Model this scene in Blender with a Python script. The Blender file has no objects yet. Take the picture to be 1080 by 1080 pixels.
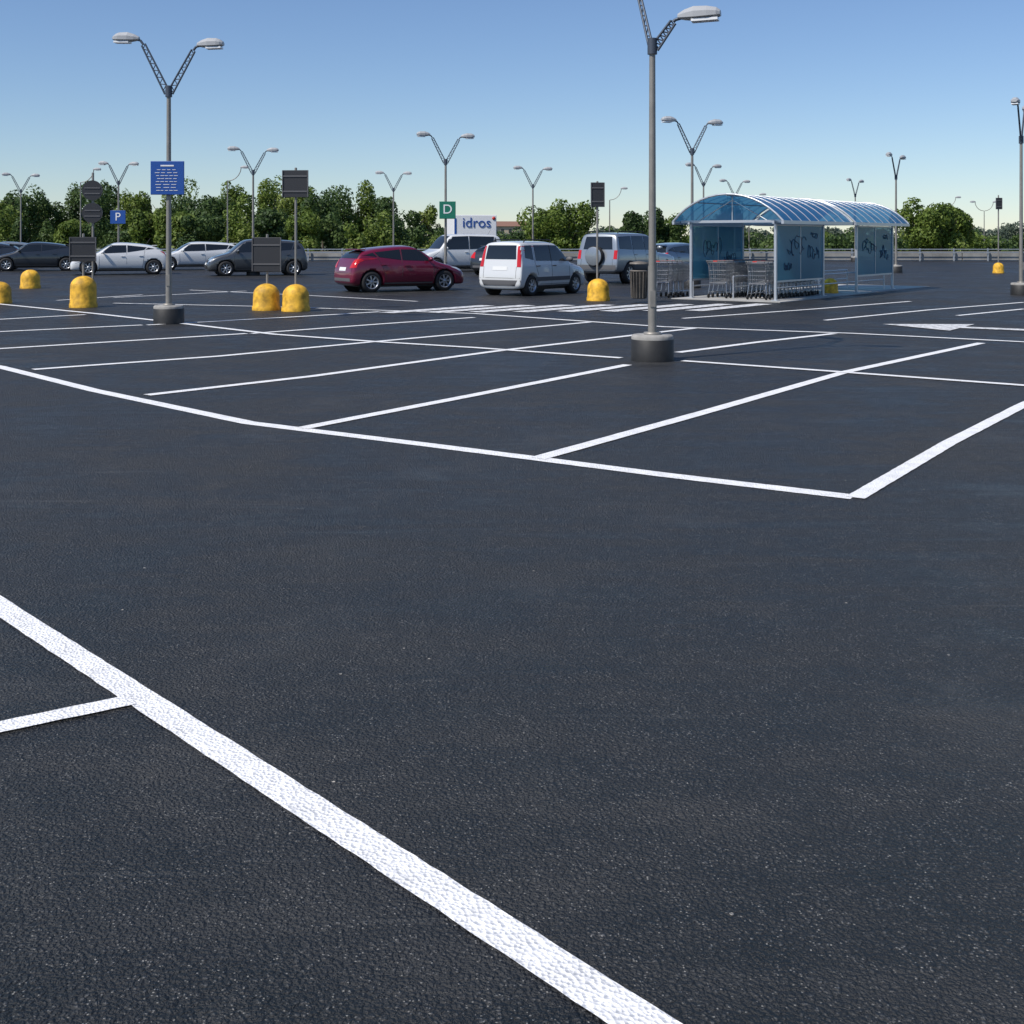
import bpy, bmesh, math, random
import numpy as np
from mathutils import Vector, Matrix
from mathutils.bvhtree import BVHTree
random.seed(7); np.random.seed(7)
H=1.7; F=1250.0
scene=bpy.context.scene
def G(px,py):            # survey helper: ground position (metres) of a sighted point
    k=H/(py-250.0); return ((px-540)*k, F*k)
def GX(px,z): return ((px-540)/F*z, z)

# ---------------------------------------------------------------- materials
def nm(name):
    m=bpy.data.materials.new(name); m.use_nodes=True
    nt=m.node_tree; b=nt.nodes['Principled BSDF']; return m,nt,b
def simple(name,col,rough=.5,metal=0,spec=.5,coat=0,var=0.0,vscale=8,bump=0):
    m,nt,b=nm(name)
    b.inputs['Base Color'].default_value=(*col,1); b.inputs['Roughness'].default_value=rough
    b.inputs['Metallic'].default_value=metal; b.inputs['Specular IOR Level'].default_value=spec
    b.inputs['Coat Weight'].default_value=coat; b.inputs['Coat Roughness'].default_value=.05
    if var>0 or bump>0:
        tc=nt.nodes.new('ShaderNodeTexCoord'); n=nt.nodes.new('ShaderNodeTexNoise')
        n.inputs['Scale'].default_value=vscale; n.inputs['Detail'].default_value=6
        nt.links.new(tc.outputs['Object'],n.inputs['Vector'])
        if var>0:
            r=nt.nodes.new('ShaderNodeValToRGB')
            r.color_ramp.elements[0].position=.3; r.color_ramp.elements[1].position=.7
            r.color_ramp.elements[0].color=(*[c*(1-var) for c in col],1)
            r.color_ramp.elements[1].color=(*[min(1,c*(1+var*.6)) for c in col],1)
            nt.links.new(n.outputs['Fac'],r.inputs['Fac']); nt.links.new(r.outputs['Color'],b.inputs['Base Color'])
        if bump>0:
            bp=nt.nodes.new('ShaderNodeBump'); bp.inputs['Strength'].default_value=bump; bp.inputs['Distance'].default_value=.02
            nt.links.new(n.outputs['Fac'],bp.inputs['Height']); nt.links.new(bp.outputs['Normal'],b.inputs['Normal'])
    return m

def asphalt():
    m,nt,b=nm('asphalt'); N=nt.nodes; Lk=nt.links
    tc=N.new('ShaderNodeTexCoord')
    def noise(scale,detail=4,vec=None,dist=0,rough=.5):
        n=N.new('ShaderNodeTexNoise'); n.inputs['Scale'].default_value=scale; n.inputs['Detail'].default_value=detail
        n.inputs['Distortion'].default_value=dist; n.inputs['Roughness'].default_value=rough
        Lk.new(vec or tc.outputs['Object'],n.inputs['Vector']); return n
    def mth(op,a,bb,clamp=False):
        x=N.new('ShaderNodeMath'); x.operation=op; x.use_clamp=clamp
        for i,v in enumerate((a,bb)):
            if isinstance(v,(int,float)): x.inputs[i].default_value=v
            else: Lk.new(v,x.inputs[i])
        return x.outputs[0]
    def ramp(src,p0,p1,c0,c1):
        r=N.new('ShaderNodeValToRGB'); r.color_ramp.elements[0].position=p0; r.color_ramp.elements[1].position=p1
        r.color_ramp.elements[0].color=(*c0,1); r.color_ramp.elements[1].color=(*c1,1); Lk.new(src,r.inputs['Fac']); return r
    def mix(f,a,bcol):
        x=N.new('ShaderNodeMix'); x.data_type='RGBA'; Lk.new(f,x.inputs['Factor']); Lk.new(a,x.inputs['A']); x.inputs['B'].default_value=(*bcol,1); return x.outputs['Result']
    # streaks left by the sealing squeegee
    mp=N.new('ShaderNodeMapping'); mp.inputs['Rotation'].default_value=(0,0,math.radians(34)); mp.inputs['Scale'].default_value=(.32,1.7,1)
    Lk.new(tc.outputs['Object'],mp.inputs['Vector'])
    st=noise(1.6,8,mp.outputs[0],1.3,.68)
    big=noise(.35,5,None,.9)
    mid=noise(2.6,7,None,.3,.65)
    s=mth('ADD',mth('MULTIPLY',st.outputs['Fac'],.42),mth('MULTIPLY',big.outputs['Fac'],.34))
    s=mth('ADD',s,mth('MULTIPLY',mid.outputs['Fac'],.24))
    base=ramp(s,.43,.58,(.0078,.0082,.0088),(.035,.036,.037))
    # coarse aggregate showing through the seal coat
    wv=noise(30,3); wadd=N.new('ShaderNodeMixRGB'); wadd.blend_type='ADD'; wadd.inputs[0].default_value=.018
    Lk.new(tc.outputs['Object'],wadd.inputs[1]); Lk.new(wv.outputs['Color'],wadd.inputs[2])
    vo=N.new('ShaderNodeTexVoronoi'); vo.inputs['Scale'].default_value=78; Lk.new(wadd.outputs[0],vo.inputs['Vector'])
    v2=N.new('ShaderNodeTexVoronoi'); v2.inputs['Scale'].default_value=150; Lk.new(tc.outputs['Object'],v2.inputs['Vector'])
    ms=noise(11,4)
    cell=N.new('ShaderNodeSeparateColor'); Lk.new(vo.outputs['Color'],cell.inputs[0])
    cell2=N.new('ShaderNodeSeparateColor'); Lk.new(v2.outputs['Color'],cell2.inputs[0])
    patch_=ramp(ms.outputs['Fac'],.38,.62,(.25,)*3,(1,1,1)).outputs[0]
    tops=ramp(vo.outputs['Distance'],.12,.48,(1,1,1),(0,0,0)).outputs[0]
    cw=ramp(cell.outputs[1],.40,1.0,(0,)*3,(1,)*3).outputs[0]
    c1=mix(mth('MULTIPLY',mth('MULTIPLY',tops,patch_),cw),base.outputs['Color'],(.14,.139,.137))
    sp=mth('GREATER_THAN',cell2.outputs[0],.925)
    near=mth('LESS_THAN',v2.outputs['Distance'],.40)
    c2=mix(mth('MULTIPLY',mth('MULTIPLY',sp,near),patch_),c1,(.27,.265,.25))
    # stray grit
    v3=N.new('ShaderNodeTexVoronoi'); v3.inputs['Scale'].default_value=9; Lk.new(tc.outputs['Object'],v3.inputs['Vector'])
    c3s=N.new('ShaderNodeSeparateColor'); Lk.new(v3.outputs['Color'],c3s.inputs[0])
    g3=mth('MULTIPLY',mth('GREATER_THAN',c3s.outputs[0],.965),mth('LESS_THAN',v3.outputs['Distance'],.055))
    c3=mix(g3,c2,(.42,.39,.34))
    # dusty spots and scuffs
    du=noise(.8,9,None,.5,.7)
    dr=ramp(du.outputs['Fac'],.53,.72,(0,0,0),(.40,.40,.40))
    c4=mix(dr.outputs[0],c3,(.082,.078,.072))
    mp2=N.new('ShaderNodeMapping'); mp2.inputs['Rotation'].default_value=(0,0,math.radians(-20)); mp2.inputs['Scale'].default_value=(.5,9,1)
    Lk.new(tc.outputs['Object'],mp2.inputs['Vector'])
    sc=noise(1.1,4,mp2.outputs[0],.2,.5)
    c5=mix(ramp(sc.outputs['Fac'],.66,.74,(0,0,0),(.30,.30,.30)).outputs[0],c4,(.10,.10,.098))
    Lk.new(c5,b.inputs['Base Color'])
    rr=ramp(s,.42,.60,(.36,)*3,(.68,)*3); Lk.new(rr.outputs[0],b.inputs['Roughness'])
    b.inputs['Specular IOR Level'].default_value=.34
    fine=noise(240,3)
    hgt=mth('ADD',mth('MULTIPLY',vo.outputs['Distance'],-1.0),mth('MULTIPLY',fine.outputs['Fac'],.5))
    hgt=mth('ADD',hgt,mth('MULTIPLY',v2.outputs['Distance'],-.4))
    hgt=mth('ADD',hgt,mth('MULTIPLY',ms.outputs['Fac'],.7))
    bp=N.new('ShaderNodeBump'); bp.inputs['Strength'].default_value=1.0; bp.inputs['Distance'].default_value=.014
    Lk.new(hgt,bp.inputs['Height']); Lk.new(bp.outputs['Normal'],b.inputs['Normal'])
    return m
def paintmat(name,wear):
    m,nt,b=nm(name); N=nt.nodes; Lk=nt.links
    tc=N.new('ShaderNodeTexCoord')
    n=N.new('ShaderNodeTexNoise'); n.inputs['Scale'].default_value=9; n.inputs['Detail'].default_value=9; n.inputs['Roughness'].default_value=.7
    Lk.new(tc.outputs['Object'],n.inputs['Vector'])
    r=N.new('ShaderNodeValToRGB'); r.color_ramp.elements[0].position=.28+wear; r.color_ramp.elements[1].position=.56+wear
    r.color_ramp.elements[0].color=(.62,.62,.62,1) if wear<.05 else (.22,.225,.23,1); r.color_ramp.elements[1].color=(.84,.84,.84,1)
    Lk.new(n.outputs['Fac'],r.inputs['Fac']); Lk.new(r.outputs[0],b.inputs['Base Color']); b.inputs['Roughness'].default_value=.6
    v=N.new('ShaderNodeTexVoronoi'); v.inputs['Scale'].default_value=78; Lk.new(tc.outputs['Object'],v.inputs['Vector'])
    bp=N.new('ShaderNodeBump'); bp.inputs['Strength'].default_value=.8; bp.inputs['Distance'].default_value=.009
    Lk.new(v.outputs['Distance'],bp.inputs['Height']); Lk.new(bp.outputs['Normal'],b.inputs['Normal'])
    return m
def leafmat(name,c0,c1,c2):
    m,nt,b=nm(name); N=nt.nodes; Lk=nt.links
    g=N.new('ShaderNodeNewGeometry'); tc=N.new('ShaderNodeTexCoord')
    n=N.new('ShaderNodeTexNoise'); n.inputs['Scale'].default_value=.35; n.inputs['Detail'].default_value=4
    Lk.new(tc.outputs['Object'],n.inputs['Vector'])
    a=N.new('ShaderNodeMath'); a.operation='MULTIPLY_ADD'; Lk.new(g.outputs['Random Per Island'],a.inputs[0]); a.inputs[1].default_value=.35
    Lk.new(n.outputs['Fac'],a.inputs[2])
    r=N.new('ShaderNodeValToRGB'); e=r.color_ramp.elements
    e[0].position=.42; e[0].color=(*c0,1); e[1].position=.88; e[1].color=(*c2,1)
    x=e.new(.64); x.color=(*c1,1)
    Lk.new(a.outputs[0],r.inputs['Fac']); Lk.new(r.outputs[0],b.inputs['Base Color'])
    b.inputs['Roughness'].default_value=.6; b.inputs['Specular IOR Level'].default_value=.3
    t=N.new('ShaderNodeBsdfTranslucent'); Lk.new(r.outputs[0],t.inputs[0]); mx=N.new('ShaderNodeMixShader'); mx.inputs[0].default_value=.35
    Lk.new(b.outputs[0],mx.inputs[1]); Lk.new(t.outputs[0],mx.inputs[2]); Lk.new(mx.outputs[0],N['Material Output'].inputs['Surface'])
    return m
def polycarb(name,col,tint,transp,trl):
    m,nt,b=nm(name); N=nt.nodes; Lk=nt.links
    out=N['Material Output']; b.inputs['Base Color'].default_value=(*col,1); b.inputs['Roughness'].default_value=.25
    t=N.new('ShaderNodeBsdfTransparent'); t.inputs[0].default_value=(*tint,1)
    l=N.new('ShaderNodeBsdfTranslucent'); l.inputs[0].default_value=(*col,1)
    m1=N.new('ShaderNodeMixShader'); m1.inputs[0].default_value=trl; Lk.new(b.outputs[0],m1.inputs[1]); Lk.new(l.outputs[0],m1.inputs[2])
    m2=N.new('ShaderNodeMixShader'); m2.inputs[0].default_value=transp; Lk.new(m1.outputs[0],m2.inputs[1]); Lk.new(t.outputs[0],m2.inputs[2])
    Lk.new(m2.outputs[0],out.inputs['Surface']); return m

M={}
M['asphalt']=asphalt()
M['paint']=paintmat('road_paint',0.0); M['paint_worn']=paintmat('road_paint_worn',.055)
M['pole']=simple('galvanised_pole',(.26,.245,.22),.5,.35,var=.15,vscale=5)
M['pole_dark']=simple('truss_steel',(.07,.085,.11),.5,.4)
M['lamp_head']=simple('lamp_head',(.36,.37,.38),.4,.0)
M['lamp_glass']=simple('lamp_glass',(.75,.76,.76),.15)
M['black']=simple('black_rubber',(.018,.018,.018),.6,var=.3,vscale=10)
M['conc']=simple('concrete',(.30,.29,.27),.8,var=.3,vscale=6,bump=.3)
M['wall']=simple('weathered_concrete',(.27,.265,.25),.85,var=.3,vscale=1.2,bump=.2)
M['pad']=simple('pale_paving',(.36,.355,.34),.85,var=.25,vscale=1.5)
M['yellow']=simple('yellow_bollard_paint',(.72,.40,.03),.65,var=.5,vscale=7,bump=.6)
M['signback']=simple('sign_back',(.035,.036,.04),.5,.2)
M['signblue']=simple('sign_blue',(.012,.07,.30),.4)
M['signgreen']=simple('sign_green',(.01,.16,.10),.4)
M['white']=simple('white_plastic',(.75,.75,.75),.5)
M['greyplastic']=simple('grey_plastic',(.10,.10,.105),.6)
M['bin']=simple('bin_metal',(.16,.14,.12),.6,.2,var=.3)
M['alu']=simple('aluminium',(.50,.52,.55),.35,.6)
M['chrome']=simple('cart_wire',(.42,.43,.45),.3,.85)
M['redpl']=simple('red_plastic',(.5,.03,.02),.4)
M['glass']=simple('car_glass',(.012,.015,.018),.06,0,.7)
M['glass2']=simple('clear_window',(.05,.06,.065),.06,0,.7)
M['tyre']=simple('tyre',(.018,.018,.019),.75)
M['rim']=simple('alloy_rim',(.45,.46,.48),.3,.7)
M['tail']=simple('tail_lamp',(.50,.012,.01),.15,coat=.5)
M['head']=simple('headlamp',(.62,.65,.68),.1,.3,coat=.6)
M['plate']=simple('plate',(.72,.72,.70),.4)
M['roof']=polycarb('blue_polycarbonate',(.03,.17,.36),(.20,.50,.78),.22,.30)
M['panel']=polycarb('blue_glass_panel',(.09,.28,.38),(.55,.80,.90),.40,.3)
M['spray']=simple('spray_paint',(.02,.035,.08),.6)
M['bark']=simple('bark',(.09,.07,.05),.9,var=.3)
M['leafA']=leafmat('foliage_dark',(.026,.054,.016),(.065,.115,.032),(.12,.175,.05))
M['leafB']=leafmat('foliage_light',(.06,.10,.018),(.14,.205,.034),(.22,.27,.065))
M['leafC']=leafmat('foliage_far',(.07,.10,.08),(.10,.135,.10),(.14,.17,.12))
M['field']=simple('dry_grass',(.10,.115,.05),.95,var=.4,vscale=.05)
M['tile']=simple('roof_tile',(.22,.12,.085),.8); M['plaster']=simple('plaster',(.45,.38,.28),.9)
def carpaint(n,c,metal=.0,r=.35): return simple(n,c,r,metal,.5,coat=1.0)
M['cp_red']=carpaint('paint_red',(.17,.005,.032),.25); M['cp_white']=carpaint('paint_white',(.62,.63,.63))
M['cp_silver']=carpaint('paint_silver',(.26,.29,.32),.5); M['cp_grey']=carpaint('paint_grey',(.075,.08,.085),.5)
M['cp_dark']=carpaint('paint_dark',(.03,.036,.045),.4); M['cp_blue']=carpaint('paint_bluegrey',(.10,.14,.19),.5)

# ---------------------------------------------------------------- mesh builder
class MB:
    def __init__(s): s.v=[];s.f=[];s.m=[];s.sm=[];s.mats=[]
    def mi(s,k):
        if k not in s.mats: s.mats.append(k)
        return s.mats.index(k)
    def add(s,vs,fs,mat,smooth=False,M4=None):
        o=len(s.v); i=s.mi(mat)
        for p in vs:
            p=Vector(p); 
            if M4 is not None: p=M4@p
            s.v.append(tuple(p))
        for f in fs: s.f.append(tuple(a+o for a in f)); s.m.append(i); s.sm.append(smooth)
    def box(s,c,d,mat,bev=0,M4=None,taper=(1,1)):
        x,y,z=[a/2 for a in d]; cx,cy,cz=c
        if bev<=0:
            vs=[(cx+sx*x*(taper[0] if sz>0 else 1),cy+sy*y*(taper[1] if sz>0 else 1),cz+sz*z) for sz in(-1,1) for sy in(-1,1) for sx in(-1,1)]
            fs=[(0,2,3,1),(4,5,7,6),(0,1,5,4),(2,6,7,3),(0,4,6,2),(1,3,7,5)]
            s.add(vs,fs,mat,False,M4)
        else:
            bm=bmesh.new(); bmesh.ops.create_cube(bm,size=1)
            for v in bm.verts:
                t=taper if v.co.z>0 else (1,1)
                v.co=Vector((v.co.x*d[0]*t[0]+cx,v.co.y*d[1]*t[1]+cy,v.co.z*d[2]+cz))
            bmesh.ops.bevel(bm,geom=bm.edges[:],offset=bev,segments=2,affect='EDGES',profile=.5)
            bm.verts.index_update()
            s.add([v.co[:] for v in bm.verts],[[v.index for v in f.verts] for f in bm.faces],mat,False,M4); bm.free()
    def tube(s,p1,p2,r,mat,n=8,r2=None,cap=True,M4=None):
        p1=Vector(p1);p2=Vector(p2); d=p2-p1
        if d.length<1e-6: return
        r2=r if r2 is None else r2
        q=d.to_track_quat('Z','Y'); vs=[]
        for k,(p,rr) in enumerate(((p1,r),(p2,r2))):
            for i in range(n):
                a=2*math.pi*i/n; vs.append(p+q@Vector((math.cos(a)*rr,math.sin(a)*rr,0)))
        fs=[(i,(i+1)%n,n+(i+1)%n,n+i) for i in range(n)]
        s.add(vs,fs,mat,n>5,M4)
        if cap: s.add(vs,[tuple(range(n))[::-1],tuple(range(n,2*n))],mat,False,M4)
    def path(s,pts,r,mat,n=6,M4=None):
        for a,b in zip(pts[:-1],pts[1:]): s.tube(a,b,r,mat,n,M4=M4)
    def lathe(s,prof,mat,n=24,c=(0,0,0),axis='Z',smooth=True,M4=None):
        vs=[];fs=[]
        for r,z in prof:
            for i in range(n):
                a=2*math.pi*i/n; x,y=r*math.cos(a),r*math.sin(a)
                p=(x,y,z) if axis=='Z' else (x,z,y)
                vs.append((p[0]+c[0],p[1]+c[1],p[2]+c[2]))
        for k in range(len(prof)-1):
            for i in range(n): fs.append((k*n+i,k*n+(i+1)%n,(k+1)*n+(i+1)%n,(k+1)*n+i))
        s.add(vs,fs,mat,smooth,M4)
    def mesh(s,name):
        me=bpy.data.meshes.new(name); me.from_pydata(s.v,[],s.f)
        for k in s.mats: me.materials.append(M[k])
        me.polygons.foreach_set('material_index',s.m); me.polygons.foreach_set('use_smooth',s.sm); me.update(); return me
    def obj(s,name,loc=(0,0,0),rz=0):
        return place(name,s.mesh(name),loc,rz)
def place(name,me,loc=(0,0,0),rz=0,sc=1):
    o=bpy.data.objects.new(name,me); o.location=loc; o.rotation_euler=(0,0,rz); o.scale=(sc,)*3 if not isinstance(sc,tuple) else sc
    scene.collection.objects.link(o); return o

# ---------------------------------------------------------------- ground
b=MB(); b.add([(-2500,-40,-.9),(2500,-40,-.9),(2500,4000,-.9),(-2500,4000,-.9)],[(0,1,2,3)],'field'); b.obj('grass_field')
b=MB(); b.add([(-95,-25,0),(120,-25,0),(120,90,0),(-95,90,0),(-95,-25,-.88),(120,-25,-.88),(120,90,-.88),(-95,90,-.88)],
              [(0,1,2,3),(3,2,6,7),(0,3,7,4),(1,5,6,2)],'asphalt'); b.obj('asphalt_parking_lot')

def ribbon(mb,pts,w,z,mat):
    P=[Vector(p) for p in pts]; Q=[P[0]]; 
    for a,c in zip(P[:-1],P[1:]):
        n=max(1,int((c-a).length/.06)) if (a.length<9) else max(1,int((c-a).length/.15))
        for i in range(1,n+1): Q.append(a.lerp(c,i/n))
    L=[]
    for i,p in enumerate(Q):
        t0=(Q[i]-Q[max(0,i-1)]); t1=(Q[min(len(Q)-1,i+1)]-Q[i])
        if t0.length<1e-6: t0=t1
        if t1.length<1e-6: t1=t0
        t0=t0.normalized(); t1=t1.normalized(); t=(t0+t1).normalized(); n=Vector((-t.y,t.x))
        e=1/max(.4,t.dot(t0)); j=random.uniform(-.0022,.0022); k=random.uniform(-.0022,.0022)
        L.append((p+n*(w/2*e+j),p-n*(w/2*e+k)))
    vs=[];fs=[]
    for a,c in L: vs+= [(a.x,a.y,z),(c.x,c.y,z)]
    for i in range(len(L)-1): fs.append((2*i,2*i+1,2*i+3,2*i+2))
    mb.add(vs,fs,mat)
def gl(*pp): return [G(*p) for p in pp]
b=MB()
Z1=.003; Z8=.006; Z3=.009
# near aisle
ribbon(b,gl((-330,426),(0,640),(690,1087),(760,1132),(1100,1352)),.118,Z1,'paint')
ribbon(b,gl((-260,825),(0,768),(140,739)),.10,Z8,'paint')
# front line of the main bay block
ribbon(b,gl((-400,325),(-200,349),(0,387),(100,412),(200,433),(262,446),(318,453),(440,468),(567,484),(700,501),(900,524.5)),.15,Z1,'paint')
ribbon(b,gl((902,525.5),(1000,468),(1080,427),(1300,333)),.125,Z8,'paint')
W2=.14
ribbon(b,gl((567,484),(740,436),(890,393),(1035,362)),W2,Z8,'paint')
ribbon(b,gl((319,452),(500,417),(662,385)),W2,Z8,'paint')
ribbon(b,gl((155,417),(330,397),(520,371),(735,346)),W2,Z8,'paint')
ribbon(b,gl((35,390),(230,376),(380,362),(622,340)),W2,Z8,'paint')
ribbon(b,gl((-60,372),(0,368),(260,352)),W2,Z8,'paint')
ribbon(b,gl((-60,353),(0,350),(150,343)),W2,Z8,'paint')
ribbon(b,gl((-60,340),(0,337),(90,332)),W2,Z8,'paint')
ribbon(b,gl((265,352),(400,342),(500,335)),W2,Z8,'paint')
ribbon(b,gl((155,343),(300,335),(400,329)),W2,Z8,'paint')
ribbon(b,gl((715,372),(800,361),(880,352)),W2,Z8,'paint')
# spine line, and the one behind
ribbon(b,gl((-60,314),(0,321),(100,331),(180,340),(290,353),(400,361),(500,367),(655,378)),W2,Z3,'paint')
ribbon(b,gl((720,381),(890,393),(1080,407),(1400,432)),W2,Z3,'paint')
ribbon(b,gl((120,320),(300,324),(500,331),(700,345),(900,352),(1080,361),(1300,372)),.14,Z3,'paint')
ribbon(b,gl((720,336),(860,326),(960,318)),.12,Z8,'paint')
ribbon(b,gl((870,338),(980,327),(1080,319)),.12,Z8,'paint')
ribbon(b,gl((1010,333),(1080,326)),.12,Z8,'paint')
ribbon(b,gl((200,306),(330,312),(440,318)),.12,Z8,'paint')
ribbon(b,gl((120,314),(260,307)),.12,Z8,'paint')
ribbon(b,gl((60,317),(150,311)),.12,Z8,'paint')
b.obj('parking_line')
# zebra crossing
b=MB(); u=Vector((.62,.78)); v=Vector((.78,-.62))
o=Vector((-3.0,26.6))
for k in range(8):
    a=o+Vector((.95,.10))*k*1.05
    q=[a,a+v*.46,a+v*.46+u*3.6,a+u*3.6]
    b.add([(p.x,p.y,.012) for p in q],[(0,1,2,3)],'paint_worn')
b.obj('zebra_crossing')
# arrow on the right
b=MB(); cx,cy=G(1045,347)
def P2(pts,ang,c,z,mat):
    ca,sa=math.cos(ang),math.sin(ang)
    b.add([(c[0]+x*ca-y*sa,c[1]+x*sa+y*ca,z) for x,y in pts],[tuple(range(len(pts)))],mat)
P2([(-2.2,-.2),(.5,-.2),(.5,.2),(-2.2,.2)],math.radians(146),(cx,cy),.012,'paint_worn')
P2([(.503,-.95),(2.0,0),(.503,.95)],math.radians(146),(cx,cy),.012,'paint_worn')
b.obj('painted_arrow')

# ---------------------------------------------------------------- lamps
def truss(mb,p0,p1,sep,mat,k=7):
    p0=Vector(p0);p1=Vector(p1); d=(p1-p0).normalized(); side=Vector((0,0,1)).cross(d); n=d.cross(side).normalized() if side.length>.05 else Vector((1,0,0))
    a0,a1=p0+n*sep*.5,p1+n*sep*.35; c0,c1=p0-n*sep*.5,p1-n*sep*.35
    mb.tube(a0,a1,.018,mat,6); mb.tube(c0,c1,.018,mat,6)
    for i in range(k):
        s0=a0.lerp(a1,i/k); s1=c0.lerp(c1,(i+.5)/k); s2=a0.lerp(a1,(i+1)/k)
        mb.tube(s0,s1,.009,mat,4); mb.tube(s1,s2,.009,mat,4)
def head(mb,p,d,l=.52,droop=.02):
    # luminaire: tapered shell with a glass underside
    a=math.atan2(d[1],d[0]); T=Matrix.Translation(Vector(p))@Matrix.Rotation(a,4,'Z')@Matrix.Rotation(-droop,4,'Y')
    sec=[(-.06,.05,.05),(.03,.09,.10),(.16,.12,.14),(.34,.125,.13),(l-.05,.11,.10),(l,.08,.06)]
    vs=[];n=8
    for x,w,h in sec:
        for i in range(n):
            t=2*math.pi*i/n+math.pi/8; yy=math.cos(t)*w; zz=math.sin(t)*h
            if zz<0: zz*=.45
            vs.append((x,yy,zz))
    fs=[(k*n+i,k*n+(i+1)%n,(k+1)*n+(i+1)%n,(k+1)*n+i) for k in range(len(sec)-1) for i in range(n)]
    fs+=[tuple(range(n))[::-1],tuple(range((len(sec)-1)*n,len(sec)*n))]
    mb.add(vs,fs,'lamp_head',False,T)
    mb.box(((.10+l)/2,0,-.065),(l-.16,.18,.035),'lamp_glass',M4=T)
def lamp_mesh(node=4.55,arms=(((-.62,0),1.0),((.62,0),.95)),base=True,pr=.052,br=.29,hl=.46):
    b=MB()
    if base:
        b.lathe([(br+.005,0),(br+.005,.29),(br-.005,.30)],'black',28)
        b.lathe([(br,.295),(br,.335),(br-.02,.355),(0,.36)],'conc',28)
        b.lathe([(.12,.36),(.12,.39),(0,.392)],'pole',16)
    b.tube((0,0,.38),(0,0,1.3),pr*1.15,'pole',14); b.tube((0,0,1.3),(0,0,node),pr,'pole',14,r2=pr*.8)
    b.box((0,-pr*1.15,.85),(.07,.02,.22),'pole')
    b.tube((0,0,node-.10),(0,0,node+.12),pr*1.3,'pole_dark',12)
    for (dx,dy),rise in arms:
        l=math.hypot(dx,dy); ux,uy=dx/l,dy/l
        truss(b,(ux*.03,uy*.03,node-.02),(dx*.92,dy*.92,node+rise*.92),.11,'pole_dark')
        b.path([(dx*.92,dy*.92,node+rise*.92),(dx*1.02,dy*1.02,node+rise),(dx+ux*.10,dy+uy*.10,node+rise+.02)],.024,'pole_dark')
        head(b,(dx+ux*.10,dy+uy*.10,node+rise+.03),(ux,uy),hl)
    return b.mesh('street_lamp')
lm=lamp_mesh(arms=(((-.55,0),1.0),((.55,0),.95)))
x,y=G(178,341); place('street_lamp',lamp_mesh(4.56,(((-.56,.05),1.02),((.54,-.05),.88))),(x,y,0))
x,y=G(688,380); place('street_lamp',lamp_mesh(4.32,(((-.20,.55),1.15),((.30,-.10),.36)),hl=.52),(x,y,0))
for px,top,rz in ((22,184,.2),(125,172,-.15),(267,157,.1),(470,142,.2),(415,182,-.1),(562,177,.15),(730,127,.3),(742,174,.4),(902,190,.8),(945,164,.9),(1077,110,1.0),(-120,150,.2),(1250,140,.2),(775,195,.2)):
    z=F*(5.6-H)/(250-top); x,y=GX(px,min(z,82)); place('street_lamp',lm,(x,y,0),rz)
# plain slim lamps farther away
def slim(n,armsn):
    b=MB(); b.tube((0,0,0),(0,0,n),.06,'pole',8,r2=.04)
    for s in armsn:
        pts=[(s*(.05+.9*math.sin(t)),0,n+.9*(1-math.cos(t))*1.1) for t in [0,.3,.6,.9,1.2,1.5]]
        b.path(pts,.03,'pole'); head(b,(pts[-1][0],0,pts[-1][2]),(s,0),.5)
    return b.mesh('street_lamp')
s1=slim(5.6,(1,)); s2=slim(5.3,(-1,1))
for px,top,m_ in ((240,180,s1),(287,204,s1),(643,190,s1),(998,201,s1),(1038,203,s2),(790,193,s2),(85,182,s1)):
    z=F*(6.3-H)/(250-top); x,y=GX(px,z)
    place('street_lamp',m_,(x,y,-.9 if y>90 else 0))

# ---------------------------------------------------------------- bollards and signs
def bollard_mesh(r=.31,h=.62):
    b=MB(); prof=[(r*1.06,0),(r*1.06,.08),(r,.12),(r*.98,h-r*.85)]
    for i in range(1,8):
        t=i/7*math.pi/2; prof.append((r*.98*math.cos(t),h-r*.85+r*.85*math.sin(t)))
    b.lathe(prof,'yellow',28); return b.mesh('yellow_bollard')
bm_=bollard_mesh(); bm2=bollard_mesh(.31,.76)
for px,py,me,s in ((88,324,bm2,1),(32,304,bm_,1),(281,327,bm_,1),(312,328,bm_,1),(631,317,bm_,.95),(0,320,bm_,.9),(1053,288,bm_,.8)):
    x,y=G(px,py); place('yellow_bollard',me,(x,y,0),random.random()*6,s)
def sign(px,py,dx,zt,plates,name='traffic_sign',top=None):
    """plates: (kind,zc,w,h,mat)"""
    b=MB(); b.tube((0,0,0),(0,0,zt),.03,'pole',10); b.lathe([(.03,zt),(0,zt+.01)],'pole',10)
    for kind,zc,w,h,mat in plates:
        if kind=='rect':
            b.box((0,-.05,zc),(w,.025,h),mat,.008); b.box((0,-.036,zc+h*.3),(w*.9,.02,.04),'pole'); b.box((0,-.036,zc-h*.3),(w*.9,.02,.04),'pole')
            for sx in (-1,1): b.box((sx*(w/2-.012),-.072,zc),(.02,.02,h-.02),'greyplastic')
            for sz in (-.28,.28): b.box((0,-.070,zc+sz*h),(w-.06,.016,.035),'greyplastic')
        else:
            b.lathe([(0,-.07),(w,-.07),(w,-.045),(0,-.045)],mat,28,c=(0,0,zc),axis='Y',smooth=False)
            if mat=='signback': b.box((0,-.076,zc+.06),(w*1.5,.012,.03),'greyplastic'); b.box((0,-.076,zc-.08),(w*1.5,.012,.03),'greyplastic')
    x,y=G(px,py); return b,(x+dx,y+.0,0)
b,l=sign(88,323,.0,1.78,[('rect',1.4,.64,.60,'signback')]); b.obj('traffic_sign',l,.1)
b,l=sign(98,322,.0,3.3,[('disc',2.86,.25,0,'signback'),('disc',2.30,.25,0,'signback')]); b.obj('traffic_sign',l,.1)
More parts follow.
